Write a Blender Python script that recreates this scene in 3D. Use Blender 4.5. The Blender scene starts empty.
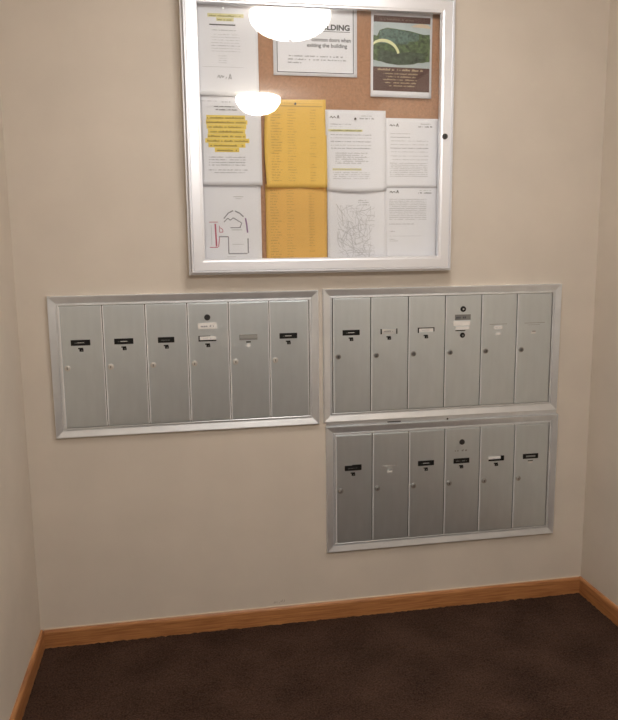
import bpy, bmesh, math, random
from mathutils import Matrix, Vector, noise
random.seed(7)
S = bpy.context.scene
COL = S.collection

# ---------------------------------------------------------------- materials
def srgb(r, g, b):
    f = lambda c: (c/255/12.92) if c/255 <= .04045 else ((c/255+.055)/1.055)**2.4
    return (f(r), f(g), f(b), 1)

def mat(name, col, rough=.5, metal=0., bump=0., bscale=200., var=0., vscale=3., spec=.5, stretch=None, emit=0.):
    m = bpy.data.materials.new(name); m.use_nodes = True
    nt = m.node_tree; N = nt.nodes; L = nt.links
    p = N['Principled BSDF']
    p.inputs['Base Color'].default_value = col
    p.inputs['Roughness'].default_value = rough
    p.inputs['Metallic'].default_value = metal
    p.inputs['Specular IOR Level'].default_value = spec
    if emit:
        p.inputs['Emission Color'].default_value = col
        p.inputs['Emission Strength'].default_value = emit
    if bump or var:
        tc = N.new('ShaderNodeTexCoord'); mp = N.new('ShaderNodeMapping')
        L.new(tc.outputs['Object'], mp.inputs['Vector'])
        if stretch: mp.inputs['Scale'].default_value = stretch
    if bump:
        n = N.new('ShaderNodeTexNoise'); n.inputs['Scale'].default_value = bscale; n.inputs['Detail'].default_value = 4
        b = N.new('ShaderNodeBump'); b.inputs['Strength'].default_value = bump; b.inputs['Distance'].default_value = .001
        L.new(mp.outputs[0], n.inputs['Vector']); L.new(n.outputs['Fac'], b.inputs['Height']); L.new(b.outputs[0], p.inputs['Normal'])
    if var:
        n = N.new('ShaderNodeTexNoise'); n.inputs['Scale'].default_value = vscale; n.inputs['Detail'].default_value = 5
        r = N.new('ShaderNodeMapRange'); r.inputs['From Min'].default_value = .3; r.inputs['From Max'].default_value = .7
        r.inputs['To Min'].default_value = 1-var; r.inputs['To Max'].default_value = 1+var
        x = N.new('ShaderNodeMix'); x.data_type = 'RGBA'; x.blend_type = 'MULTIPLY'; x.inputs['Factor'].default_value = 1
        x.inputs['A'].default_value = col
        L.new(mp.outputs[0], n.inputs['Vector']); L.new(n.outputs['Fac'], r.inputs['Value']); L.new(r.outputs[0], x.inputs['B'])
        L.new(x.outputs['Result'], p.inputs['Base Color'])
    return m

WALLC = (.645, .583, .508, 1)
M = {}
M['wall'] = mat('beige_wall_paint', WALLC, .62, bump=.25, bscale=260, var=.035, vscale=5, spec=.3)
M['ceiling'] = mat('ceiling_paint', (.80, .77, .72, 1), .8, bump=.3, bscale=120)
M['alu'] = mat('aluminium_trim', (.84, .87, .90, 1), .34, .75, bump=.06, bscale=900, var=.04, vscale=20)
M['alu_door'] = mat('aluminium_door', (.71, .77, .80, 1), .36, .85, bump=.05, bscale=700, var=.03, vscale=9, stretch=(4, 4, 1))
M['alu_board'] = mat('satin_silver', (.86, .88, .93, 1), .36, .6, bump=.04, bscale=900)
M['dark'] = mat('dark_gap', (.015, .014, .013, 1), .7)
M['black'] = mat('black_plastic', (.008, .008, .008, 1), .6, spec=.25)
M['lockm'] = mat('lock_metal', (.74, .73, .70, 1), .42, .8)
M['edge'] = mat('glint_white_edge', (.92, .93, .95, 1), .4, .25)  # near-white base stands in for the lamp glint along the door beads
M['lockd'] = mat('dark_lock_metal', (.20, .20, .20, 1), .35, .8)
M['lockdark'] = mat('blackened_lock_metal', (.07, .07, .07, 1), .35, .8)
M['lockmid'] = mat('grey_lock_metal', (.45, .45, .44, 1), .35, .8)
M['card'] = mat('white_card', (.80, .79, .77, 1), .55)
M['cardgrey'] = mat('grey_card', (.22, .22, .21, 1), .5)
M['cardpale'] = mat('pale_card', (.55, .55, .53, 1), .5)
M['cork'] = mat('cork', (.46, .245, .145, 1), .85, bump=.6, bscale=350, var=.16, vscale=160)
M['paper'] = mat('white_paper', (.88, .875, .945, 1), .65, var=.015, vscale=12)
M['yellow'] = mat('goldenrod_paper', (.88, .57, .13, 1), .65, var=.03, vscale=10)
M['orange'] = mat('orange_paper', (.84, .50, .13, 1), .65, var=.04, vscale=10)
M['ink'] = mat('ink', (.05, .05, .06, 1), .6)
M['inkdark'] = mat('dark_grey_ink', (.14, .14, .16, 1), .6)
M['inkgrey'] = mat('grey_ink', (.30, .30, .34, 1), .6)
M['inkpale'] = mat('pale_ink', (.55, .55, .58, 1), .6)
M['inkbrown'] = mat('ink_on_yellow', (.58, .35, .09, 1), .6)
M['marker'] = mat('yellow_highlighter', (.90, .68, .15, 1), .6)
M['markerpale'] = mat('pale_highlighter', (.78, .72, .38, 1), .6)
M['red'] = mat('red_ink', (.55, .12, .20, 1), .6)
M['pbrown'] = mat('poster_brown', (.10, .042, .036, 1), .35, var=.1, vscale=25)
M['psky'] = mat('poster_sky', (.50, .57, .60, 1), .35, var=.15, vscale=12)
M['pgreen'] = mat('poster_green', (.080, .125, .055, 1), .35, var=.85, vscale=85)
M['pteal'] = mat('poster_teal', (.11, .175, .155, 1), .35, var=.6, vscale=110)
M['pwater'] = mat('poster_water', (.055, .080, .055, 1), .35, var=.8, vscale=70)
M['parc'] = mat('poster_arc', (.84, .84, .52, 1), .35)
M['ptext'] = mat('poster_text', (.55, .42, .28, 1), .4)
M['pinkcream'] = mat('poster_cream', (.68, .55, .42, 1), .4)
M['pin'] = mat('pin_metal', (.05, .045, .04, 1), .3, .5)
M['pinsilver'] = mat('silver_pin', (.7, .7, .7, 1), .25, 1.)
M['lampbase'] = mat('lamp_base', (.6, .58, .54, 1), .4, .6)

def wood():
    m = bpy.data.materials.new('oak_baseboard'); m.use_nodes = True
    nt = m.node_tree; N = nt.nodes; L = nt.links; p = N['Principled BSDF']
    tc = N.new('ShaderNodeTexCoord'); mp = N.new('ShaderNodeMapping'); mp.inputs['Scale'].default_value = (1.2, 1.2, 22)
    n = N.new('ShaderNodeTexNoise'); n.inputs['Scale'].default_value = 7; n.inputs['Detail'].default_value = 6; n.inputs['Distortion'].default_value = .4
    cr = N.new('ShaderNodeValToRGB'); e = cr.color_ramp.elements
    e[0].position = .3; e[0].color = (.29, .112, .040, 1); e[1].position = .72; e[1].color = (.52, .245, .092, 1)
    L.new(tc.outputs['Object'], mp.inputs[0]); L.new(mp.outputs[0], n.inputs['Vector']); L.new(n.outputs['Fac'], cr.inputs[0])
    L.new(cr.outputs[0], p.inputs['Base Color']); p.inputs['Roughness'].default_value = .38
    return m
M['wood'] = wood()

def carpet():
    m = bpy.data.materials.new('brown_carpet'); m.use_nodes = True
    nt = m.node_tree; N = nt.nodes; L = nt.links; p = N['Principled BSDF']
    tc = N.new('ShaderNodeTexCoord')
    a = N.new('ShaderNodeTexNoise'); a.inputs['Scale'].default_value = 180; a.inputs['Detail'].default_value = 3
    b = N.new('ShaderNodeTexNoise'); b.inputs['Scale'].default_value = 6; b.inputs['Detail'].default_value = 4
    mx = N.new('ShaderNodeMath'); mx.operation = 'MULTIPLY_ADD'; mx.inputs[1].default_value = .45
    cr = N.new('ShaderNodeValToRGB'); e = cr.color_ramp.elements
    e[0].position = .55; e[0].color = (.024, .0130, .009, 1); e[1].position = .95; e[1].color = (.082, .046, .032, 1)
    L.new(tc.outputs['Object'], a.inputs['Vector']); L.new(tc.outputs['Object'], b.inputs['Vector'])
    L.new(b.outputs['Fac'], mx.inputs[0]); L.new(a.outputs['Fac'], mx.inputs[2]); L.new(mx.outputs[0], cr.inputs[0])
    L.new(cr.outputs[0], p.inputs['Base Color']); p.inputs['Roughness'].default_value = .95; p.inputs['Specular IOR Level'].default_value = .1
    bp = N.new('ShaderNodeBump'); bp.inputs['Strength'].default_value = .8; bp.inputs['Distance'].default_value = .004
    L.new(a.outputs['Fac'], bp.inputs['Height']); L.new(bp.outputs[0], p.inputs['Normal'])
    return m
M['carpet'] = carpet()

def glass():
    m = bpy.data.materials.new('clear_pane'); m.use_nodes = True
    nt = m.node_tree; N = nt.nodes; L = nt.links; N.clear()
    o = N.new('ShaderNodeOutputMaterial'); t = N.new('ShaderNodeBsdfTransparent'); g = N.new('ShaderNodeBsdfGlossy')
    t.inputs[0].default_value = (.97, .98, .975, 1); g.inputs['Roughness'].default_value = .015; g.inputs['Color'].default_value = (1, 1, 1, 1)
    f = N.new('ShaderNodeFresnel'); ge = N.new('ShaderNodeNewGeometry'); io = N.new('ShaderNodeMapRange')
    io.inputs['To Min'].default_value = 1.5; io.inputs['To Max'].default_value = 1/1.5      # same reflectance on both faces of the thin pane
    L.new(ge.outputs['Backfacing'], io.inputs['Value']); L.new(io.outputs[0], f.inputs[0]); x = N.new('ShaderNodeMixShader')
    L.new(f.outputs[0], x.inputs[0]); L.new(t.outputs[0], x.inputs[1]); L.new(g.outputs[0], x.inputs[2]); L.new(x.outputs[0], o.inputs[0])
    return m
M['glass'] = glass()

def lampglass(name, strength):
    m = mat(name, (1., .94, .885, 1), .4, emit=strength)
    m.node_tree.nodes['Principled BSDF'].inputs['Base Color'].default_value = (.85, .83, .78, 1)
    return m

# ---------------------------------------------------------------- helpers
def box(bm, x0, x1, y0, y1, z0, z1, mi=0, bev=0., seg=2):
    vs = [bm.verts.new(c) for c in ((x0,y0,z0),(x1,y0,z0),(x1,y1,z0),(x0,y1,z0),(x0,y0,z1),(x1,y0,z1),(x1,y1,z1),(x0,y1,z1))]
    fs = [bm.faces.new([vs[i] for i in q]) for q in ((0,3,2,1),(4,5,6,7),(0,1,5,4),(1,2,6,5),(2,3,7,6),(3,0,4,7))]
    for f in fs: f.material_index = mi
    if bev:
        es = list({e for f in fs for e in f.edges})
        r = bmesh.ops.bevel(bm, geom=es, offset=bev, segments=seg, profile=.5, affect='EDGES')
        for f in r['faces']: f.material_index = mi
    return fs

def cyl(bm, x, y0, y1, z, r, mi=0, seg=24, r2=None):
    """cylinder along y, front at y1 (negative)"""
    r2 = r if r2 is None else r2
    a = [bm.verts.new((x+r*math.cos(t*2*math.pi/seg), y0, z+r*math.sin(t*2*math.pi/seg))) for t in range(seg)]
    b = [bm.verts.new((x+r2*math.cos(t*2*math.pi/seg), y1, z+r2*math.sin(t*2*math.pi/seg))) for t in range(seg)]
    for i in range(seg):
        bm.faces.new((a[i], a[(i+1)%seg], b[(i+1)%seg], b[i])).material_index = mi
    bm.faces.new(b).material_index = mi
    bm.faces.new(a[::-1]).material_index = mi

def ring(bm, x0, x1, z0, z1, prof, mi=0):
    """mitred rectangular frame: prof = [(inset, y), ...] swept round the rectangle"""
    loops = []
    for ins, y in prof:
        loops.append([bm.verts.new(c) for c in ((x0+ins,y,z0+ins),(x1-ins,y,z0+ins),(x1-ins,y,z1-ins),(x0+ins,y,z1-ins))])
    for a, b in zip(loops, loops[1:]):
        for i in range(4):
            j = (i+1) % 4
            bm.faces.new((a[i], a[j], b[j], b[i])).material_index = mi

def obj(name, bm, mats, parent=None, loc=(0,0,0), smooth=False, **props):
    bmesh.ops.recalc_face_normals(bm, faces=bm.faces)
    me = bpy.data.meshes.new(name); bm.to_mesh(me); bm.free()
    for m in (mats if isinstance(mats, (list, tuple)) else [mats]): me.materials.append(M[m] if isinstance(m, str) else m)
    if smooth:
        for p in me.polygons: p.use_smooth = True
    o = bpy.data.objects.new(name, me); COL.objects.link(o); o.location = loc
    if parent: o.parent = parent
    for k, v in props.items(): o[k] = v
    return o

def tag(o, label, cat, group=None):
    o['label'] = label; o['category'] = cat
    if group: o['group'] = group
    return o

def empty(name, loc, label, cat, group=None):
    o = bpy.data.objects.new(name, None); COL.objects.link(o); o.location = loc; o.empty_display_size = .05
    return tag(o, label, cat, group)

def struct(o): o['kind'] = 'structure'; return o

# ---------------------------------------------------------------- room
XL, XR, YB, H = .1831, 2.2404, -6.0, 2.40
T = .10
def slab(name, x0, x1, y0, y1, z0, z1, m):
    bm = bmesh.new(); box(bm, x0, x1, y0, y1, z0, z1); return struct(obj(name, bm, m))
wb = slab('wall_back', XL-T, XR+T, 0, T, -T, H+T, 'wall')
slab('wall_left', XL-T, XL, YB, 0, -T, H+T, 'wall')
slab('wall_right', XR, XR+T, YB, 0, -T, H+T, 'wall')
slab('wall_front', XL-T, XR+T, YB-T, YB, -T, H+T, 'wall')
slab('ceiling', XL, XR, YB, 0, H, H+T, 'ceiling')

# carpet: a slab whose visible area is a finely tufted grid
bm = bmesh.new()
nx, ny, y_near = 290, 210, -1.5
grid = []
for j in range(ny+1):
    row = []
    for i in range(nx+1):
        x = XL + (XR-XL)*i/nx; y = y_near*(1-j/ny)
        z = .0035*noise.noise((x*60, y*60, 0)) + .0025*noise.noise((x*170, y*170, 3.1))
        if j == 0: z = 0
        row.append(bm.verts.new((x, y, z)))
    grid.append(row)
for j in range(ny):
    for i in range(nx): bm.faces.new((grid[j][i], grid[j][i+1], grid[j+1][i+1], grid[j+1][i]))
a = bm.verts.new((XL, YB, 0)); b = bm.verts.new((XR, YB, 0))
bm.faces.new([a, b] + grid[0][::-1])
struct(obj('floor', bm, 'carpet', smooth=True))

# oak baseboards with eased top edge
BH, BT = .0648, .012
def baseboard(name, p0, p1, nrm):
    bm = bmesh.new(); p0 = Vector(p0); p1 = Vector(p1); n = Vector(nrm)
    prof = [(0, -.006), (BT, -.006), (BT, BH-.010), (BT-.002, BH-.004), (BT-.006, BH), (0, BH)]
    A = [bm.verts.new(p0+n*d+Vector((0,0,z))) for d, z in prof]
    B = [bm.verts.new(p1+n*d+Vector((0,0,z))) for d, z in prof]
    for i in range(len(prof)):
        j = (i+1) % len(prof); bm.faces.new((A[i], A[j], B[j], B[i]))
    bm.faces.new(A[::-1]); bm.faces.new(B)
    return struct(obj(name, bm, 'wood'))
baseboard('baseboard_back', (XL+BT, 0, 0), (XR-BT, 0, 0), (0, -1, 0))
baseboard('baseboard_left', (XL, YB, 0), (XL, 0, 0), (1, 0, 0))
baseboard('baseboard_right', (XR, YB, 0), (XR, 0, 0), (-1, 0, 0))
# painted-over caulk bead along the top of the back baseboard
bm = bmesh.new(); box(bm, XL+BT, XR-BT, -.0045, 0, BH-.0005, BH+.0035, 0, .001)
struct(obj('trim_1', bm, mat('caulk', (.66, .55, .43, 1), .5)))
# small scuff on the wall above the baseboard, left of middle
bm = bmesh.new()
for k in range(7):
    x = 1.005+.006*k+random.uniform(-.002, .002); z = .076+random.uniform(0, .006); h = random.uniform(.004, .011)
    vs = [bm.verts.new(c) for c in ((x,-.0004,z),(x+.002,-.0004,z),(x+.005,-.0004,z+h),(x+.0035,-.0004,z+h))]; bm.faces.new(vs)
o = obj('scuff_mark', bm, mat('scuff', (.33, .27, .22, 1), .7)); tag(o, 'faint grey scuff on the beige wall just above the oak baseboard', 'scuff mark')

# ---------------------------------------------------------------- mailbox units
W = .900
FB = .034                              # frame height at top and bottom
random.seed(3)

def ticks(bm, x0, x1, z, h, y=0., mi=0, fill=.72, yf=None, space=.16):
    """a line of word-like marks"""
    x = x0
    while x < x1:
        if random.random() < space: x += h*.8; continue
        w = h*random.uniform(.35, .75); hh = h*random.choice((.65, .65, .7, 1.))
        if x+w > x1: break
        yy = y if yf is None else yf(x, z)
        yz = y if yf is None else yf(x+w, z)
        vs = [bm.verts.new(c) for c in ((x,yy,z),(x+w*fill,yz,z),(x+w*fill,yz,z+hh),(x,yy,z+hh))]
        bm.faces.new(vs).material_index = mi
        x += w
    
def quad(bm, x0, x1, z0, z1, y=0., mi=0, yf=None, n=1):
    for k in range(n):
        xa = x0+(x1-x0)*k/n; xb = x0+(x1-x0)*(k+1)/n
        f = (lambda x, z: y) if yf is None else yf
        vs = [bm.verts.new(c) for c in ((xa,f(xa,z0),z0),(xb,f(xb,z0),z0),(xb,f(xb,z1),z1),(xa,f(xa,z1),z1))]
        bm.faces.new(vs).material_index = mi

def door_bits(door, kind, dz):
    """everything on one door; local x from door left edge, z from door top; dz = door height"""
    cx = .0645
    def Z(z): return dz + z            # z measured from the door top (negative)
    zs = -.1215; zn = -.1445; zl = -.206
    # lock
    lkx = .0180 + random.uniform(-.0007, .0007)
    bm = bmesh.new()
    cyl(bm, lkx, 0, -.0025, Z(zl), .0100, 0, 28, .0095); cyl(bm, lkx, -.0025, -.0065, Z(zl), .0072, 1, 28, .0066)
    box(bm, lkx-.0009, lkx+.0009, -.0069, -.0064, Z(zl)-.004, Z(zl)+.004, 2)
    obj('lock', bm, ['lockmid' if kind[0] in 'um' else 'lockm', {'u': 'lockd', 'm': 'lockmid'}.get(kind[0], 'lockm'), 'black'], door)
    k = kind[1:]
    w, h = .031, .0095
    def holder(mats, parts, name='name_card'):
        bm = bmesh.new()
        for (x0, x1, z0, z1, y, mi) in parts: box(bm, cx+x0, cx+x1, -y, 0, Z(zs)+z0, Z(zs)+z1, mi, .0003, 1)
        return bm, mats
    if k in ('black', 'tight', 'ragged', 'inset'):
        bm = bmesh.new()
        ww = w*.88 if k == 'tight' else w
        box(bm, cx-ww, cx+ww, -.0022, 0, Z(zs)-h, Z(zs)+h, 0, .0005, 1)
        if k == 'ragged': box(bm, cx-ww*.1, cx+ww*1.02, -.0024, 0, Z(zs)-h*.6, Z(zs)+h*1.25, 0, .0005, 1)
        # paper strip seen inside the black window
        if k == 'inset': box(bm, cx-ww*.62, cx+ww*.62, -.0026, -.0020, Z(zs)-h*.35, Z(zs)+h*.35, 1)
        else:
            ticks(bm, cx-ww*.6, cx+ww*.5, Z(zs)-.0018, .0030, -.0026, 1)
            if k == 'black': box(bm, cx-ww*.35, cx+ww*.35, -.0026, -.0020, Z(zs)-.0012, Z(zs)+.0012, 2)
        obj('name_slot', bm, ['black', 'cardgrey', 'card'], door)
    if k in ('white', 'whitebtn', 'whitelow'):
        bm = bmesh.new()
        if k == 'white':
            box(bm, cx-w, cx-w+.004, -.002, 0, Z(zs)-h, Z(zs)+h, 0); box(bm, cx+w-.003, cx+w, -.002, 0, Z(zs)-h*.6, Z(zs)+h, 0)
            box(bm, cx-w, cx+w, -.002, 0, Z(zs)+h-.003, Z(zs)+h, 0)
        elif k == 'whitebtn':
            box(bm, cx-w, cx-w+.004, -.002, 0, Z(zs)-h, Z(zs)+h, 0); box(bm, cx-w, cx+w*.95, -.002, 0, Z(zs)-h, Z(zs)-h+.0045, 0)
            box(bm, cx-w, cx+w*.3, -.002, 0, Z(zs)+h-.0015, Z(zs)+h, 0)
        else:
            box(bm, cx-w, cx+w, -.002, 0, Z(zs)-h, Z(zs)-h+.0065, 0); box(bm, cx+w-.013, cx+w, -.002, 0, Z(zs)-h, Z(zs)+h, 0)
        obj('name_slot', bm, ['black'], door)
        bm = bmesh.new()
        if k == 'whitelow': box(bm, cx-w, cx+w-.014, -.0012, 0, Z(zs)-h+.007, Z(zs)+h*.7, 0)
        else: box(bm, cx-w+.0045, cx+w-.004, -.0012, 0, Z(zs)-h*.55, Z(zs)+h*.75, 0)
        ticks(bm, cx-w*.5, cx+w*.5, Z(zs)-.002, .004, -.0014, 1)
        obj('name_card', bm, ['card', 'inkpale'], door)
    if k == 'grey':
        bm = bmesh.new(); box(bm, cx-w, cx+w, -.002, 0, Z(zs)-h, Z(zs)+h, 0); box(bm, cx-w*.95, cx+w*.95, -.0026, 0, Z(zs)-h*.35, Z(zs)+h*.7, 1)
        obj('name_card', bm, ['cardgrey', mat('grey_card_light', (.30, .30, .28, 1), .5)], door)
    if k == 'ends':
        bm = bmesh.new(); box(bm, cx-w, cx-w+.0045, -.002, 0, Z(zs)-h, Z(zs)+h, 0); box(bm, cx+w-.0045, cx+w, -.002, 0, Z(zs)-h, Z(zs)+h, 0)
        obj('name_slot', bm, ['black'], door)
        bm = bmesh.new(); box(bm, cx-w+.0045, cx+w-.0045, -.0015, 0, Z(zs)-h*.9, Z(zs)+h*.9, 0); ticks(bm, cx-w*.6, cx+w*.6, Z(zs)-.002, .005, -.0017, 1)
        obj('name_card', bm, ['cardpale', 'cardgrey'], door)
    if k == 'pale':
        bm = bmesh.new(); box(bm, cx-.017, cx+.016, -.0015, 0, Z(zs)-.006, Z(zs)+.007, 0, .0006, 1); ticks(bm, cx-.011, cx+.011, Z(zs)-.002, .005, -.0018, 1)
        obj('name_card', bm, ['card', 'cardpale'], door)
        bm = bmesh.new(); box(bm, cx-.034, cx+.034, -.0006, 0, Z(zs)+.0125, Z(zs)+.0137, 0); obj('embossed_line', bm, ['cardgrey'], door)
    if k == 'outline':
        bm = bmesh.new(); box(bm, cx-.036, cx+.045, -.0006, 0, Z(zs)+.013, Z(zs)+.0143, 0); box(bm, cx-.022, cx+.026, -.0006, 0, Z(zs)+.0065, Z(zs)+.0072, 0)
        obj('embossed_line', bm, ['cardgrey'], door)
    if k == 'faint':
        bm = bmesh.new(); ticks(bm, cx-.036, cx+.036, Z(zs)-.003, .006, -.0004, 0); obj('embossed_line', bm, ['cardpale'], door)
    if k in ('whitebtn', 'master', 'embossbtn'):
        zb = -.0495
        bm = bmesh.new(); cyl(bm, cx+.001, 0, -.003, Z(zb), .0105, 0, 28, .0098)
        cyl(bm, cx+.001, -.003, -.0034, Z(zb), .0035, 1 if k == 'master' else 0, 16)
        obj('master_lock', bm, ['black' if k == 'master' else 'lockdark', 'lockm'], door)
    if k == 'whitebtn':
        bm = bmesh.new(); box(bm, cx-.031, cx+.031, -.0012, 0, Z(-.0785)-.0105, Z(-.0785)+.0105, 0, .0003, 1)
        ticks(bm, cx-.022, cx+.026, Z(-.0785)-.004, .0075, -.0015, 1); obj('sticker', bm, ['card', 'inkgrey'], door, label='white printed sticker')
    if k == 'embossbtn':
        bm = bmesh.new(); ticks(bm, cx-.026, cx+.024, Z(-.081)-.004, .008, -.0006, 0); obj('embossed_lettering', bm, ['cardgrey'], door)
        bm = bmesh.new(); box(bm, cx-w, cx+w, -.0022, 0, Z(zs)-h, Z(zs)+h, 0, .0005, 1); ticks(bm, cx-w*.7, cx+w*.7, Z(zs)-.002, .0045, -.0026, 1)
        obj('name_slot', bm, ['black', 'cardgrey'], door)
    if k == 'master':
        bm = bmesh.new(); box(bm, cx-.030, cx+.030, -.0012, 0, Z(-.0785)-.0105, Z(-.0785)+.0095, 0, .0003, 1)
        ticks(bm, cx-.026, cx+.026, Z(-.0785)-.005, .010, -.0015, 1); obj('sticker', bm, [mat('grey_sticker', (.20, .20, .19, 1), .5), 'ink'], door, label='dark grey printed sticker')
        bm = bmesh.new(); box(bm, cx-.036, cx+.029, -.0014, 0, Z(-.102)-.008, Z(-.102)+.0095, 0, .0003, 1)
        obj('paper_label', bm, ['card'], door, label='plain white paper label')
        bm = bmesh.new(); box(bm, cx-.027, cx+.026, -.0016, 0, Z(-.1185)-.0055, Z(-.1185)+.0055, 0, .0003, 1); box(bm, cx-.027, cx+.010, -.0018, 0, Z(-.127)-.0015, Z(-.127)+.0015, 1)
        obj('name_card', bm, ['card', 'black'], door)
    # small number plate under the window
    bm = bmesh.new()
    if k in ('pale', 'outline', 'faint'):
        box(bm, cx-.009, cx+.009, -.001, 0, Z(zn)-.004, Z(zn)+.004, 1, .0003, 1)
        if k != 'pale': box(bm, cx-.004, cx+.009, -.0012, 0, Z(zn)+.004, Z(zn)+.007, 2)
    elif k == 'master': cyl(bm, cx, 0, -.002, Z(zn), .0095, 0, 24); box(bm, cx-.002, cx+.004, -.0024, 0, Z(zn)-.004, Z(zn)+.002, 2)
    elif k == 'grey':
        box(bm, cx-.008, cx+.008, -.001, 0, Z(zn)+.004, Z(zn)+.0085, 0); cyl(bm, cx, 0, -.0012, Z(zn)-.006, .0065, 1, 20)
    elif k == 'inset':
        box(bm, cx-.010, cx+.010, -.001, 0, Z(zn)+.003, Z(zn)+.006, 0); box(bm, cx-.009, cx+.009, -.001, 0, Z(zn)-.005, Z(zn)+.003, 1)
    else:
        box(bm, cx-.009, cx+.007, -.001, 0, Z(zn)+.0015, Z(zn)+.006, 0)
        box(bm, cx-.005, cx+.008, -.001, 0, Z(zn)-.007, Z(zn)+.0015, 0)
        box(bm, cx+.0005, cx+.0045, -.0013, 0, Z(zn)-.0045, Z(zn)-.0015, 2)
    obj('number_plate', bm, ['black', 'card', 'cardgrey'], door)

def mailbox_unit(x, ztop, PH, kinds, label, IN0=.0345, IN1=.8655, drop=0.):
    PITCH = (IN1-IN0)/6
    root = empty('mailbox_unit', (x, 0, ztop-PH), label, 'mailboxes', 'recessed aluminium mailbox units of six doors')
    bm = bmesh.new()
    # raised mitred trim: high thin outer edge, face falling towards the doors, inner lip
    ring(bm, 0, W, 0, PH, [(0, 0), (0, -.0125), (.0012, -.0145), (.0035, -.0145), (.0240, -.0095), (.0250, -.0065), (.0262, -.0065), (.0270, -.0105), (.0315, -.0108), (.0325, -.0100), (.0325, 0)])
    obj('frame', bm, 'alu', root)
    bm = bmesh.new(); box(bm, .030, W-.030, -.0015, 0, .030, PH-.030); obj('housing', bm, 'dark', root)
    dh = PH-2*FB
    for i, k in enumerate(kinds):
        bm = bmesh.new()
        g = .0016
        w = PITCH-2*g
        box(bm, 0, w, .0003, .0075, 0, dh, 0, .0010, 2)             # door leaf
        box(bm, .0040, w-.0030, -.0007, .0015, .003, dh-.003, 0, .0006, 2)    # pressed panel standing a little proud
        d = obj('door', bm, ['alu_door'], root, (IN0+i*PITCH+g, -.0105, FB))
        door_bits(d, k, dh-drop)
        # bring the hardware on to the panel face
        for c in d.children: c.location.y = -.0007
        # hinge strip along the left edge of the door
        bm = bmesh.new(); box(bm, -.0004, .0028, -.0022, .002, .002, dh-.002, 0, .0010, 3); obj('hinge', bm, 'edge', d)
        if x < 1: bm = bmesh.new(); box(bm, w-.0026, w+.0003, -.0020, .002, .002, dh-.002, 0, .0010, 3); obj('edge_bead', bm, 'edge', d)
    return root

LX, LZ, PH = .2806, 1.2286, .4771
UX, UZ = 1.1968, 1.2320
RX, RZ, PR = 1.2050, .7390, .4768
mailbox_unit(LX, LZ, PH, ['lblack', 'lblack', 'ltight', 'lwhitebtn', 'lgrey', 'lblack'],
             'silver six-door mailbox unit alone at left, below the left half of the notice board', .0315)
mailbox_unit(UX, UZ, PH, ['ublack', 'uends', 'uwhite', 'umaster', 'upale', 'uoutline'],
             'upper right silver six-door mailbox unit, with white paper labels on its fourth door')
mailbox_unit(RX, RZ, PR, ['mragged', 'mfaint', 'mblack', 'membossbtn', 'mwhitelow', 'minset'],
             'lower right silver six-door mailbox unit, nearest the floor', .0325, .8655, .003)

# narrow filler strip between the two right-hand units
zt = UZ-PH; zb = RZ
bm = bmesh.new()
box(bm, 1.207, 2.100, -.006, 0, zb+.0008, zt-.0008, 0, .001, 1)
t = obj('filler_strip', bm, 'alu'); tag(t, 'thin metal filler strip between upper and lower right mailbox units', 'metal strip')
bm = bmesh.new(); box(bm, 1.434, 1.484, -.0066, -.0055, zb+.003, zb+.0065); obj('slot', bm, 'black', t)
bm = bmesh.new(); cyl(bm, 1.664, -.0055, -.0075, zb+.004, .0032, 0, 16); obj('screw', bm, 'black', t)

# ---------------------------------------------------------------- notice board
BX0, BX1, BZ0, BZ1 = .7410, 1.6560, 1.2890, 2.1900
board = empty('notice_board', (0, 0, BZ0), 'glass-fronted silver notice board with a cork back, hanging above the mailboxes', 'notice board')
def bobj(name, bm, mats, **k):
    o = obj(name, bm, mats, board, (0, 0, -BZ0), **k); return o
bm = bmesh.new(); ring(bm, BX0, BX1, BZ0, BZ1, [(0, 0), (0, -.028), (.0012, -.030), (.0070, -.030), (.0080, -.028), (.0080, -.0145), (.030, -.0145)]); bobj('case', bm, 'alu_board')
bm = bmesh.new(); box(bm, BX0+.012, BX1-.012, -.0140, -.001, BZ0+.012, BZ1-.012); bobj('cork_panel', bm, 'cork')
DX0, DX1, DZ0, DZ1 = .7500, 1.6435, 1.2965, 2.1830
bm = bmesh.new()
ring(bm, DX0, DX1, DZ0, DZ1, [(.002, -.030), (0, -.032), (0, -.0545), (.0010, -.0560), (.0040, -.0560), (.0046, -.0500), (.0074, -.0500), (.0080, -.0550),
     (.0350, -.0545), (.0400, -.0530), (.0435, -.0530), (.0450, -.0500), (.0450, -.0360), (.0420, -.0345), (.002, -.0345)])
fr = bobj('door_frame', bm, 'alu_board')
bm = bmesh.new(); box(bm, DX0+.044, DX1-.044, -.0455, -.0425, DZ0+.044, DZ1-.044); bobj('glass_pane', bm, 'glass')
bm = bmesh.new(); cyl(bm, 1.6160, -.0540, -.0590, 1.7430, .0098, 0, 28, .0090); box(bm, 1.6152, 1.6168, -.0594, -.0588, 1.7385, 1.7475, 1)
obj('lock', bm, ['lockdark', 'black'], fr)
# hinge pins along the frame's left side are not visible; frame corners get small brackets' mitre lines from the ring itself

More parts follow.
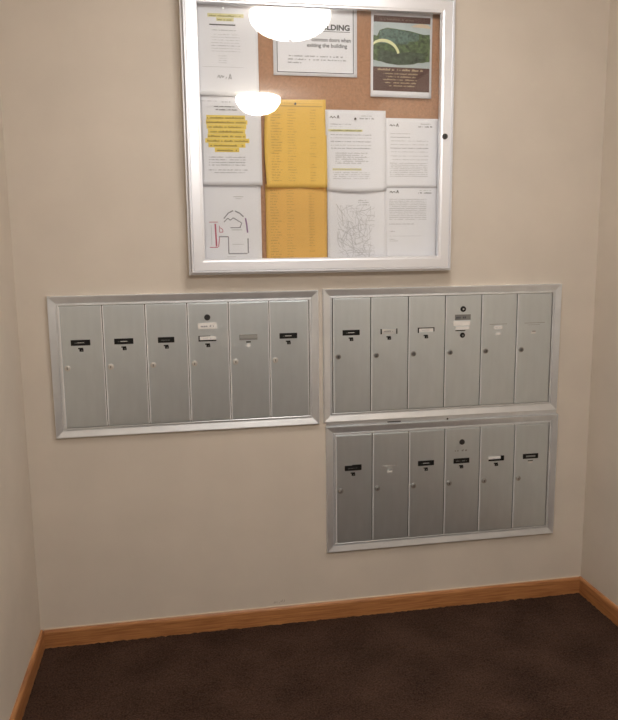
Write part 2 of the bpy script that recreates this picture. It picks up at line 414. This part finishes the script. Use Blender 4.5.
# ---------------------------------------------------------------- sheets of paper
def sheet(name, x0, x1, z0, z1, ybase, m, label, cat='notice', curl=lambda u, v: 0., tilt=0., group=None, nx=14, nz=18, shape=None):
    """u 0..1 left-right, v 0..1 bottom-top; returns object and y-function in local coords (origin bottom left)"""
    w, h = x1-x0, z1-z0
    def yf(x, z): return -curl(min(1, max(0, x/w)), min(1, max(0, z/h)))
    bm = bmesh.new(); rows = []
    for j in range(nz+1):
        r = []
        for i in range(nx+1):
            u, v = i/nx, j/nz
            px, pz = u*w, v*h
            if shape: dx, dz = shape(u, v); px += dx; pz += dz
            r.append(bm.verts.new((px, yf(u*w, v*h), pz)))
        rows.append(r)
    for j in range(nz):
        for i in range(nx): bm.faces.new((rows[j][i], rows[j][i+1], rows[j+1][i+1], rows[j+1][i]))
    back = [[bm.verts.new(v.co+Vector((0, .0003, 0))) for v in r] for r in rows]
    for j in range(nz):
        for i in range(nx): bm.faces.new((back[j][i], back[j+1][i], back[j+1][i+1], back[j][i+1]))
    def rim(A, B):
        for k in range(len(A)-1): bm.faces.new((A[k], B[k], B[k+1], A[k+1]))
    rim(rows[0], back[0]); rim(back[-1], rows[-1]); rim([r[-1] for r in rows], [r[-1] for r in back]); rim([r[0] for r in back], [r[0] for r in rows])
    for e_ in bm.edges:
        if e_.is_manifold and e_.calc_face_angle(0) > .6: e_.smooth = False
    o = obj(name, bm, m, None, (x0, ybase, z0), smooth=True)
    o.rotation_euler = (0, tilt, 0)
    tag(o, label, cat, group)
    e = .0006
    return o, w, h, (lambda x, z: yf(x, z)-e), (lambda x, z: yf(x, z)-2*e)

def part(name, o, fn, mats, **k):
    bm = bmesh.new(); fn(bm); return obj(name, bm, mats, o, **k)

def stroke(bm, pts, t, yf, mi=0):
    for (xa, za), (xb, zb) in zip(pts, pts[1:]):
        d = Vector((xb-xa, zb-za)); 
        if d.length < 1e-6: continue
        n = Vector((-d.y, d.x)).normalized()*t/2
        vs = [bm.verts.new((x, yf(x, z), z)) for x, z in ((xa-n.x, za-n.y), (xb-n.x, zb-n.y), (xb+n.x, zb+n.y), (xa+n.x, za+n.y))]
        bm.faces.new(vs).material_index = mi

def para(bm, x0, x1, ztop, n, lead, h, yf, mi=0, ragged=.08):
    for k in range(n):
        ticks(bm, x0, x1-(x1-x0)*random.uniform(0, ragged)-( (x1-x0)*.4 if k == n-1 and n > 2 else 0), ztop-lead*(k+1), h, 0, mi, .75, yf)

bot = lambda a, p=3: (lambda u, v: a*(1-v)**p)

# --- left column
o, w, h, y1, y2 = sheet('notice_sheet', .7880, .9877, 1.8640, 2.1560, -.0205, 'paper', 'white letter with two yellow-highlighted heading lines, top left of the board',
                        curl=lambda u, v: .009*(1-v)**5*(1-.5*u)+.002*u*u)
def f(bm):
    ticks(bm, .045, .150, h-.0500, .0048, 0, 0, .8, y2); ticks(bm, .072, .118, h-.0615, .0045, 0, 0, .8, y2)
    quad(bm, .045, .128, h-.0765, h-.0728, 0, 1, y1, 6)
    ticks(bm, .05, .13, h-.092, .0026, 0, 2, .7, y1)
    for k in range(7): ticks(bm, .050 if k else .060, .142, h-.105-.0085*k, .0026, 0, 3 if k != 4 else 2, .7, y1)
    for k in range(4): ticks(bm, .072, .098, h-.170-.007*k, .0026, 0, 3, .7, y1)
    quad(bm, .020, .150, h-.2035, h-.2025, 0, 3, y1, 6)
    stroke(bm, [(.066, h-.236), (.072, h-.228), (.074, h-.238), (.080, h-.229), (.083, h-.236), (.088, h-.230)], .0022, y1, 2)
    stroke(bm, [(.092, h-.240), (.096, h-.234)], .002, y1, 2); stroke(bm, [(.102, h-.241), (.107, h-.224), (.111, h-.240), (.103, h-.233)], .0022, y1, 2)
part('printed_text', o, f, [mat('ink_olive', (.30, .30, .10, 1), .6), 'ink', 'inkgrey', 'inkpale'])
def f(bm): quad(bm, .040, .155, h-.0515, h-.0405, 0, 0, y1, 6); quad(bm, .068, .123, h-.0630, h-.0525, 0, 0, y1, 4)
part('highlighting', o, f, ['markerpale'])

o, w, h, y1, y2 = sheet('notice_sheet', .7905, .9925, 1.5810, 1.8735, -.0185, 'paper', 'white notice with a large block of yellow-highlighted lines, middle left of the board',
                        curl=lambda u, v: .006*(1-v)**6+.0015*u)
def f(bm):
    ticks(bm, .008, .06, h-.027, .0028, 0, 1, .7, y2); ticks(bm, .075, .105, h-.029, .003, 0, 0, .7, y2)
    ticks(bm, .050, .118, h-.044, .0036, 0, 0, .8, y2); ticks(bm, .055, .125, h-.054, .0036, 0, 0, .8, y2)
    for k, (a, b) in enumerate(((.026,.148),(.024,.154),(.030,.147),(.036,.143),(.028,.149),(.020,.160),(.034,.145),(.056,.122))):
        ticks(bm, a, b, h-.0800-.0146*k, .0060, 0, 2, .75, y2, .08)
    for k in range(4): ticks(bm, .028, .148, h-.2030-.0084*k, .0030, 0, 1, .75, y1)
    for k in range(2): ticks(bm, .026+.01*k, .156-.01*k, h-.2440-.0085*k, .0030, 0, 1, .75, y1)
    quad(bm, .010, .011, .02, h-.03, 0, 3, y1, 1)
part('printed_text', o, f, ['ink', 'inkgrey', mat('ink_amber', (.36, .24, .05, 1), .6), 'inkpale'])
def f(bm):
    for k, (a, b) in enumerate(((.024,.150),(.022,.157),(.024,.153),(.028,.149),(.026,.151),(.018,.162),(.028,.149),(.048,.128))):
        quad(bm, a, b, h-.0832-.0146*k, h-.0692-.0146*k, 0, 0, y1, 6)
part('highlighting', o, f, ['marker'])

o, w, h, y1, y2 = sheet('floor_plan_sheet', .7885, .9870, 1.3210, 1.5885, -.0165, 'paper', 'white sheet with a red and grey hand-drawn floor plan, bottom left of the board', 'floor plan',
                        curl=lambda u, v: .002*u*u)
# plan drawing, in sheet coordinates
def P(px, py):   # crop-pixel helper: 618x633 crop of 80x82 px at 3.27 mm per px
    return ((195+px/7.72-202.5)*.00328*1.05+.003, h-(180+py/7.72-186)*.00328-.009)
def f(bm):
    st = lambda pts, t, mi: stroke(bm, [P(*q) for q in pts], t*1.45, y1, mi)
    st([(215,295),(250,252),(285,235)], .0028, 0); st([(300,238),(335,255),(362,282)], .0030, 0); st([(376,292),(384,340),(390,405)], .0034, 3)
    st([(215,322),(245,292),(262,308),(285,290),(348,330),(332,368)], .0022, 0); st([(262,366),(340,366)], .0022, 0); st([(270,383),(350,383)], .0018, 1)
    st([(392,450),(392,565)], .0030, 0); st([(385,568),(245,568),(245,435),(175,435)], .0026, 0)
    st([(245,435),(180,435),(170,515)], .0018, 2); st([(275,495),(360,495)], .0012, 1)
    st([(150,335),(155,510)], .0036, 2); st([(105,322),(170,322)], .0014, 2); st([(105,517),(165,517)], .0018, 2); st([(120,345),(120,500)], .0010, 1)
    st([(180,350),(180,400),(205,400),(205,380),(185,365)], .0014, 2); st([(290,128),(365,128)], .0016, 1); st([(305,143),(350,143)], .0012, 1)
    st([(232,592),(300,592)], .001, 1)
part('drawing', o, f, ['inkgrey', 'inkpale', 'red', mat('ink_purple', (.25, .14, .30, 1), .6)])

# --- goldenrod lists
def listing(o, w, h, y1, n, ztop, lead):
    def f(bm):
        for k in range(n):
            z = ztop-lead*k
            ticks(bm, .016, .016+random.uniform(.024, .040), z, .0038, 0, 0, .75, y1); ticks(bm, .072, .072+random.uniform(.018, .032), z, .0034, 0, 0, .7, y1)
            if random.random() < .85: ticks(bm, .148, .168, z, .0034, 0, 0, .7, y1)
    part('printed_text', o, f, ['inkbrown'])
o, w, h, y1, y2 = sheet('list_sheet', 1.0020, 1.2120, 1.3210, 1.5860, -.0165, 'orange', 'lower of the two goldenrod name lists, in the board middle', 'list',
                        curl=lambda u, v: .002*(1-u)**3+.0015*v)
listing(o, w, h, y1, 27, h-.022, .0092)
o, w, h, y1, y2 = sheet('list_sheet', 1.0085, 1.2100, 1.5740, 1.8585, -.0190, 'yellow', 'upper of the two goldenrod name lists, hanging from a dark pin', 'list',
                        curl=lambda u, v: .012*(1-v)**3*(abs(2*u-1)**2)+.0035*(1-v)**2+.002*(1-u)**3, tilt=.0,
                        shape=lambda u, v: (.006*math.sin(v*math.pi)*(-1 if u < .5 else .3)*abs(2*u-1)-.002*(1-v)+.003*(1-v)*u, .004*(u-.5)*v))
listing(o, w, h, y1, 27, h-.034, .0088)
def f(bm): quad(bm, .03, w-.012, h-.0225, h-.0195, 0, 0, y1, 8); quad(bm, .012, w-.012, h-.0125, h-.0115, 0, 0, y1, 8)
part('crease', o, f, ['inkbrown'])

# --- white building notice
o, w, h, y1, y2 = sheet('building_notice', 1.0370, 1.3180, 1.9335, 2.1620, -.0175, 'paper', 'landscape white notice headed BUILDING with a thin black border', 'notice',
                        curl=lambda u, v: .002*(1-v)**2)
def f(bm):
    i = .012; t = .0022
    quad(bm, i, w-i, i-.002, i+t-.002, 0, 0, y1, 8); quad(bm, i, w-i, h-i-t, h-i, 0, 0, y1, 8)
    for x in (i, w-i-t): quad(bm, x, x+t, i, h-i, 0, 0, y1)
part('printed_border', o, f, ['ink'])
def text_part(o, s, x0, x1, z, bold, m, ylocal, height=None, name='printed_text'):
    cu = bpy.data.curves.new('lettering', 'FONT'); cu.body = s; cu.size = 1; cu.offset = bold; cu.resolution_u = 4
    tmp = bpy.data.objects.new('lettering', cu); COL.objects.link(tmp)
    dg = bpy.context.evaluated_depsgraph_get(); me = bpy.data.meshes.new_from_object(tmp.evaluated_get(dg))
    bpy.data.objects.remove(tmp)
    xs = [v.co.x for v in me.vertices]; ys = [v.co.y for v in me.vertices]
    a, b = min(xs), max(xs); k = (x1-x0)/(b-a); kz = k if height is None else height/(max(ys)-min(ys))
    for v in me.vertices:
        px, pz = x0+(v.co.x-a)*k, z+v.co.y*kz
        v.co = Vector((px, ylocal(px, pz), pz))
    me.materials.append(M[m]); t = bpy.data.objects.new(name, me); COL.objects.link(t); t.parent = o
    return t
t = text_part(o, 'BUILDING', .140, .256, h-.0820, .035, 'ink', y1, .0185)
bmx = bmesh.new(); quad(bmx, .140, .257, h-.0880, h-.0863, 0, 0, y1, 6); obj('underline', bmx, 'ink', o)
text_part(o, 'common doors when', .128, .259, h-.1185, .022, 'inkdark', y1, .0125)
text_part(o, 'exiting the building', .112, .247, h-.1365, .022, 'inkdark', y1, .0160)
def f(bm):
    ticks(bm, .048, .232, h-.168, .0042, 0, 0, .8, y1); ticks(bm, .048, .245, h-.1785, .0042, 0, 0, .8, y1); ticks(bm, .048, .095, h-.189, .0042, 0, 0, .8, y1)
part('fine_print', o, f, ['inkgrey'])

# --- poster
o, w, h, y1, y2 = sheet('poster', 1.3630, 1.5760, 1.8735, 2.1600, -.0175, 'paper', 'white-bordered dark brown poster with a green lakeside building photo, top right of the board', 'poster',
                        curl=lambda u, v: .006*(1-v)**3+.001*u, tilt=.012)
hv = h-.006
def V(v): return h*(1-v)
e3 = lambda x, z: y2(x, z)-.0003
e4 = lambda x, z: y2(x, z)-.0006
UL, UR_ = .0085, w-.0075
def f(bm): quad(bm, UL, UR_, V(.165), V(.095), 0, 0, y1, 8); quad(bm, UL, UR_, V(.93), V(.66), 0, 0, y1, 8)
part('brown_panel', o, f, ['pbrown'])
def poly(bm, pts, yf, mi):
    f_ = bm.faces.new([bm.verts.new((x*w, yf(x*w, V(v)), V(v))) for x, v in pts]); f_.material_index = mi
def f(bm):
    u0, u1 = UL/w, UR_/w
    for k in range(6): quad(bm, UL, UR_, V(.165+(.495)*(k+1)/6), V(.165+.495*k/6), 0, 0, y1, 6)
    poly(bm, [(u0,.40),(u0,.31),(.10,.32),(.14,.255),(.26,.225),(.42,.235),(.62,.25),(.86,.285),(.97*u1+.02,.28),(u1,.42),(u1,.60),(u0,.60)][:12], y2, 1)
    poly(bm, [(.13,.37),(.14,.265),(.26,.235),(.45,.245),(.45,.40),(.13,.40)], e3, 2)
    poly(bm, [(.45,.40),(.45,.245),(.78,.28),(.78,.40)], e3, 2)
    poly(bm, [(.10,.585),(.16,.47),(.45,.50),(.70,.48),(.88,.50),(.86,.575),(.70,.62),(.45,.635),(.25,.62)], e3, 3)
    poly(bm, [(.55,.46),(.62,.37),(.74,.36),(.86,.32),(u1,.33),(u1,.47),(.85,.49),(.65,.485)], e4, 1)
    poly(bm, [(u0,.655),(u0,.585),(.12,.60),(.22,.64),(.30,.658)], e4, 4)
    poly(bm, [(.72,.655),(.80,.61),(.90,.59),(u1,.585),(u1,.655)], e4, 4)
part('picture', o, f, ['psky', 'pgreen', 'pteal', 'pwater', 'psky'])
def f(bm):
    pts_o = []; pts_i = []
    for k in range(13):
        t = k/12; a = math.pi*(.86-.80*t)
        cx_, cv = .20, .535
        pts_o.append((.20+.27*math.cos(a), cv-.185*math.sin(a))); pts_i.append((.19+.245*math.cos(a), cv+.006-.155*math.sin(a)))
    pts_o = [(max(p[0], UL/w), p[1]) for p in pts_o]; pts_i = [(max(p[0], UL/w), p[1]) for p in pts_i]
    e5 = lambda x, z: y2(x, z)-.0009
    for k in range(12): poly(bm, [pts_o[k], pts_o[k+1], pts_i[k+1], pts_i[k]], e5, 0)
    poly(bm, [(.64,.205),(.72,.178),(.82,.165),(.92,.175),(UR_/w,.195),(UR_/w,.215)], e5, 1)
part('arc', o, f, ['parc', 'pinkcream'])
def f(bm):
    ticks(bm, .030, .150, V(.142), .0055, 0, 1, .75, y2)
    ticks(bm, .024, .185, V(.700), .0070, 0, 0, .8, y2, .08)
    for k, (a, b) in enumerate(((.045,.165),(.055,.160),(.040,.165),(.050,.160),(.060,.155))): ticks(bm, a, b, V(.740+.034*k), .0045, 0, 0, .75, y2)
part('printed_text', o, f, ['ptext', mat('poster_text_dim', (.22, .15, .12, 1), .4)])

# --- right-hand letters
def letter(x0, x1, z0, z1, yb, label, curl, yellow=False, block=True, shape=None):
    o, w, h, y1, y2 = sheet('letter_sheet', x0, x1, z0, z1, yb, 'paper', label, 'letter', curl=curl, shape=shape)
    def f(bm):
        stroke(bm, [(.016, h-.026), (.021, h-.021), (.024, h-.027), (.031, h-.022), (.036, h-.026)], .0022, y1, 1)
        stroke(bm, [(.040, h-.028), (.044, h-.018), (.047, h-.028)], .0026, y1, 1)
        ticks(bm, .124, .165, h-.020, .004, 0, 2, .9, y1); ticks(bm, .118, .170, h-.029, .0045, 0, 0, .9, y1)
    part('letterhead', o, f, ['inkgrey', 'ink', 'inkpale'])
    return o, w, h, y1, y2
o, w, h, y1, y2 = letter(1.4180, 1.6120, 1.3210, 1.5850, -.0165, 'lower right white letter in the notice board, beside the grey map sheet', lambda u, v: .002*(1-u)**4)
def f(bm):
    for k in range(12): ticks(bm, .014, .150, h-.050-.0062*k, .0030, 0, 1, .8, y1, .1)
    ticks(bm, .014, .11, h-.134, .0028, 0, 0, .7, y1); ticks(bm, .014, .036, h-.159, .003, 0, 0, .7, y1)
    ticks(bm, .014, .13, h-.175, .002, 0, 1, .7, y1); ticks(bm, .016, .04, h-.186, .003, 0, 1, .8, y1); ticks(bm, .016, .05, h-.192, .003, 0, 1, .8, y1)
part('printed_text', o, f, ['inkgrey', 'inkpale'])
o, w, h, y1, y2 = letter(1.4150, 1.6080, 1.5760, 1.8060, -.0185, 'right-hand white letter in the board below the poster, set slightly lower', lambda u, v: .0015*(1-u)**4+.001*(1-v)**3)
def f(bm):
    for k, z in enumerate((.052, .064, .076, .088, .100, .112, .126, .138)): ticks(bm, .020, .090 if k in (0, 1) else .155, h-z, .0032, 0, 0 if k in (1, 4) else 1, .75, y1)
    for k in range(8): ticks(bm, .018, .155, h-.150-.0062*k, .0032, 0, 1, .8, y1, .1)
part('printed_text', o, f, ['inkgrey', 'inkpale'])
# grey map sheet
o, w, h, y1, y2 = sheet('map_sheet', 1.2140, 1.4240, 1.3210, 1.5760, -.0175, 'paper', 'white sheet with a faint grey line map, bottom of the board beside the goldenrod list', 'map',
                        curl=lambda u, v: .0015*(1-v)*u)
def f(bm):
    rnd = random.Random(11)
    for k in range(110):
        x = rnd.uniform(.045, .155); z = rnd.uniform(.018, h-.075); a = rnd.choice((rnd.uniform(-.3, .3), math.pi/2+rnd.uniform(-.35, .35), 2.2)); pts = [(x, z)]
        for q in range(rnd.randint(2, 5)):
            a += rnd.uniform(-.5, .5); l = rnd.uniform(.006, .02); x = min(.165, max(.035, x+math.cos(a)*l)); z = min(h-.06, max(.012, z+math.sin(a)*l)); pts.append((x, z))
        stroke(bm, pts, rnd.choice((.0009, .0012, .0016)), y1, 2)
    for a, b, z in ((.108, .140, .045), (.108, .145, .052), (.112, .150, .060)): ticks(bm, a, b, h-z, .004, 0, 1, .85, y1)
    for k in range(4): quad(bm, .095, .150, .018+.008*k, .0192+.008*k, 0, 1, y1)
    stroke(bm, [(.03, h-.055), (.05, h-.085), (.055, h-.13)], .002, y1, 1)
part('drawing', o, f, ['inkgrey', 'inkpale', mat('faint_ink', (.58, .58, .62, 1), .6)])
o, w, h, y1, y2 = letter(1.2080, 1.4170, 1.5650, 1.8290, -.0200, 'left-hand white letter under the BUILDING notice with two yellow-marked lines', lambda u, v: .007*(1-v)**5*(math.sin(math.pi*u))+.001*(1-v),
                         shape=lambda u, v: (.004*(1-v), -.004*math.sin(math.pi*u)*(1-v)))
def f(bm):
    ticks(bm, .018, .095, h-.048, .0036, 0, 0, .75, y1); ticks(bm, .018, .060, h-.056, .003, 0, 1, .75, y1)
    ticks(bm, .016, .125, h-.0685, .0042, 0, 2, .85, y2, .06)
    for k, z in enumerate((.082, .092, .104, .116, .126)): ticks(bm, .018, .160, h-z, .0032, 0, 0 if k % 2 == 0 else 1, .75, y1)
    for k in range(6): ticks(bm, .034, .150-.02*(k % 2), h-.142-.0066*k, .0040, 0, 1, .85, y1, .08)
    ticks(bm, .026, .120, h-.1955, .0034, 0, 1, .75, y2)
    for k in range(4): ticks(bm, .026, .155, h-.206-.0065*k, .0032, 0, 1, .75, y1)
part('printed_text', o, f, ['inkgrey', 'inkpale', mat('ink_yellowish', (.34, .33, .16, 1), .6)])
def f(bm): quad(bm, .010, .128, h-.0700, h-.0630, 0, 0, y1, 6); quad(bm, .024, .124, h-.1970, h-.1905, 0, 0, y1, 6)
part('highlighting', o, f, ['markerpale'])

# push pins
def pin(x, z, y, m, label):
    bm = bmesh.new(); cyl(bm, x, y, y-.0035, z, .0028, 0, 14, .0022); cyl(bm, x, y-.0035, y-.0070, z, .0022, 0, 14, .0036)
    o = obj('push_pin', bm, m, smooth=False); tag(o, label, 'push pin', 'push pins in the notice board')
pin(1.1065, 1.8440, -.0192, 'pin', 'dark push pin holding the upper goldenrod list')
pin(.8780, 2.1310, -.0212, 'pinsilver', 'small silver push pin at the top of the letter with two highlighted heading lines')
pin(1.3100, 1.8000, -.0203, 'pin', 'small dark push pin at the top of the left-hand letter')

# ---------------------------------------------------------------- ceiling lamps (seen mirrored in the glass)
def lamp(x, y, R, depth, strength, label):
    root = empty('ceiling_lamp', (x, y, H), label, 'ceiling lamp', 'dome ceiling lamps along the hallway')
    bm = bmesh.new(); seg = 48
    prof = [(R*.80, 0), (R*.80, -.018), (0, -.018)]
    def lathe(bm, prof):
        rings = [[bm.verts.new((r*math.cos(2*math.pi*k/seg), r*math.sin(2*math.pi*k/seg), z)) for k in range(seg)] if r > 1e-6 else [bm.verts.new((0, 0, z))] for r, z in prof]
        for a, b in zip(rings, rings[1:]):
            for k in range(seg):
                j = (k+1) % seg
                if len(b) == 1: bm.faces.new((a[k], a[j], b[0]))
                elif len(a) == 1: bm.faces.new((a[0], b[j], b[k]))
                else: bm.faces.new((a[k], a[j], b[j], b[k]))
    lathe(bm, prof); obj('base', bm, 'lampbase', root)
    bm = bmesh.new(); p = [(R*.82, -.012), (R, -.014), (R, -.020)]
    for k in range(1, 17):
        a = math.pi/2*k/16; p.append((R*math.cos(a) if k < 16 else 0, -.020-depth*math.sin(a)))
    lathe(bm, p); obj('glass_shade', bm, lampglass('lit_opal_glass', strength), root, smooth=True)
    bm = bmesh.new(); lathe(bm, [(.009, -.020-depth), (.011, -.026-depth), (.006, -.034-depth), (0, -.036-depth)]); obj('finial', bm, 'lampbase', root, smooth=True)
lamp(1.235, -.95, .180, .098, 26.5, 'nearer opal glass dome ceiling lamp, reflected at the top of the notice board')
lamp(1.300, -2.80, .152, .108, 116., 'farther opal glass dome ceiling lamp, reflected beside the goldenrod list')

w_ = bpy.data.worlds.new('world'); S.world = w_; w_.use_nodes = True
w_.node_tree.nodes['Background'].inputs[0].default_value = (.05, .045, .04, 1)

# ---------------------------------------------------------------- camera
f_, C_, ya, pi_, ro = 723.5005, Vector((.7002, -2.4812, 1.3876)), .1783, -.1592, -.0114
fw = Vector((math.sin(ya)*math.cos(pi_), math.cos(ya)*math.cos(pi_), math.sin(pi_)))
r = Vector((math.cos(ya), -math.sin(ya), 0)); u = r.cross(fw)
r2 = r*math.cos(ro)+u*math.sin(ro); u2 = -r*math.sin(ro)+u*math.cos(ro)
cam = bpy.data.cameras.new('camera'); cam.sensor_fit = 'HORIZONTAL'; cam.sensor_width = 36; cam.lens = f_*36/618; cam.clip_start = .01
co = bpy.data.objects.new('camera', cam); COL.objects.link(co)
mw = Matrix((r2, u2, -fw)).transposed().to_4x4(); mw.translation = C_; co.matrix_world = mw
S.camera = co
S.view_settings.view_transform = 'Standard'; S.view_settings.look = 'None'; S.view_settings.gamma = 1; S.view_settings.use_curve_mapping = False
S.view_settings.exposure = 0.
S.cycles.max_bounces = 10; S.cycles.diffuse_bounces = 6; S.cycles.transparent_max_bounces = 12
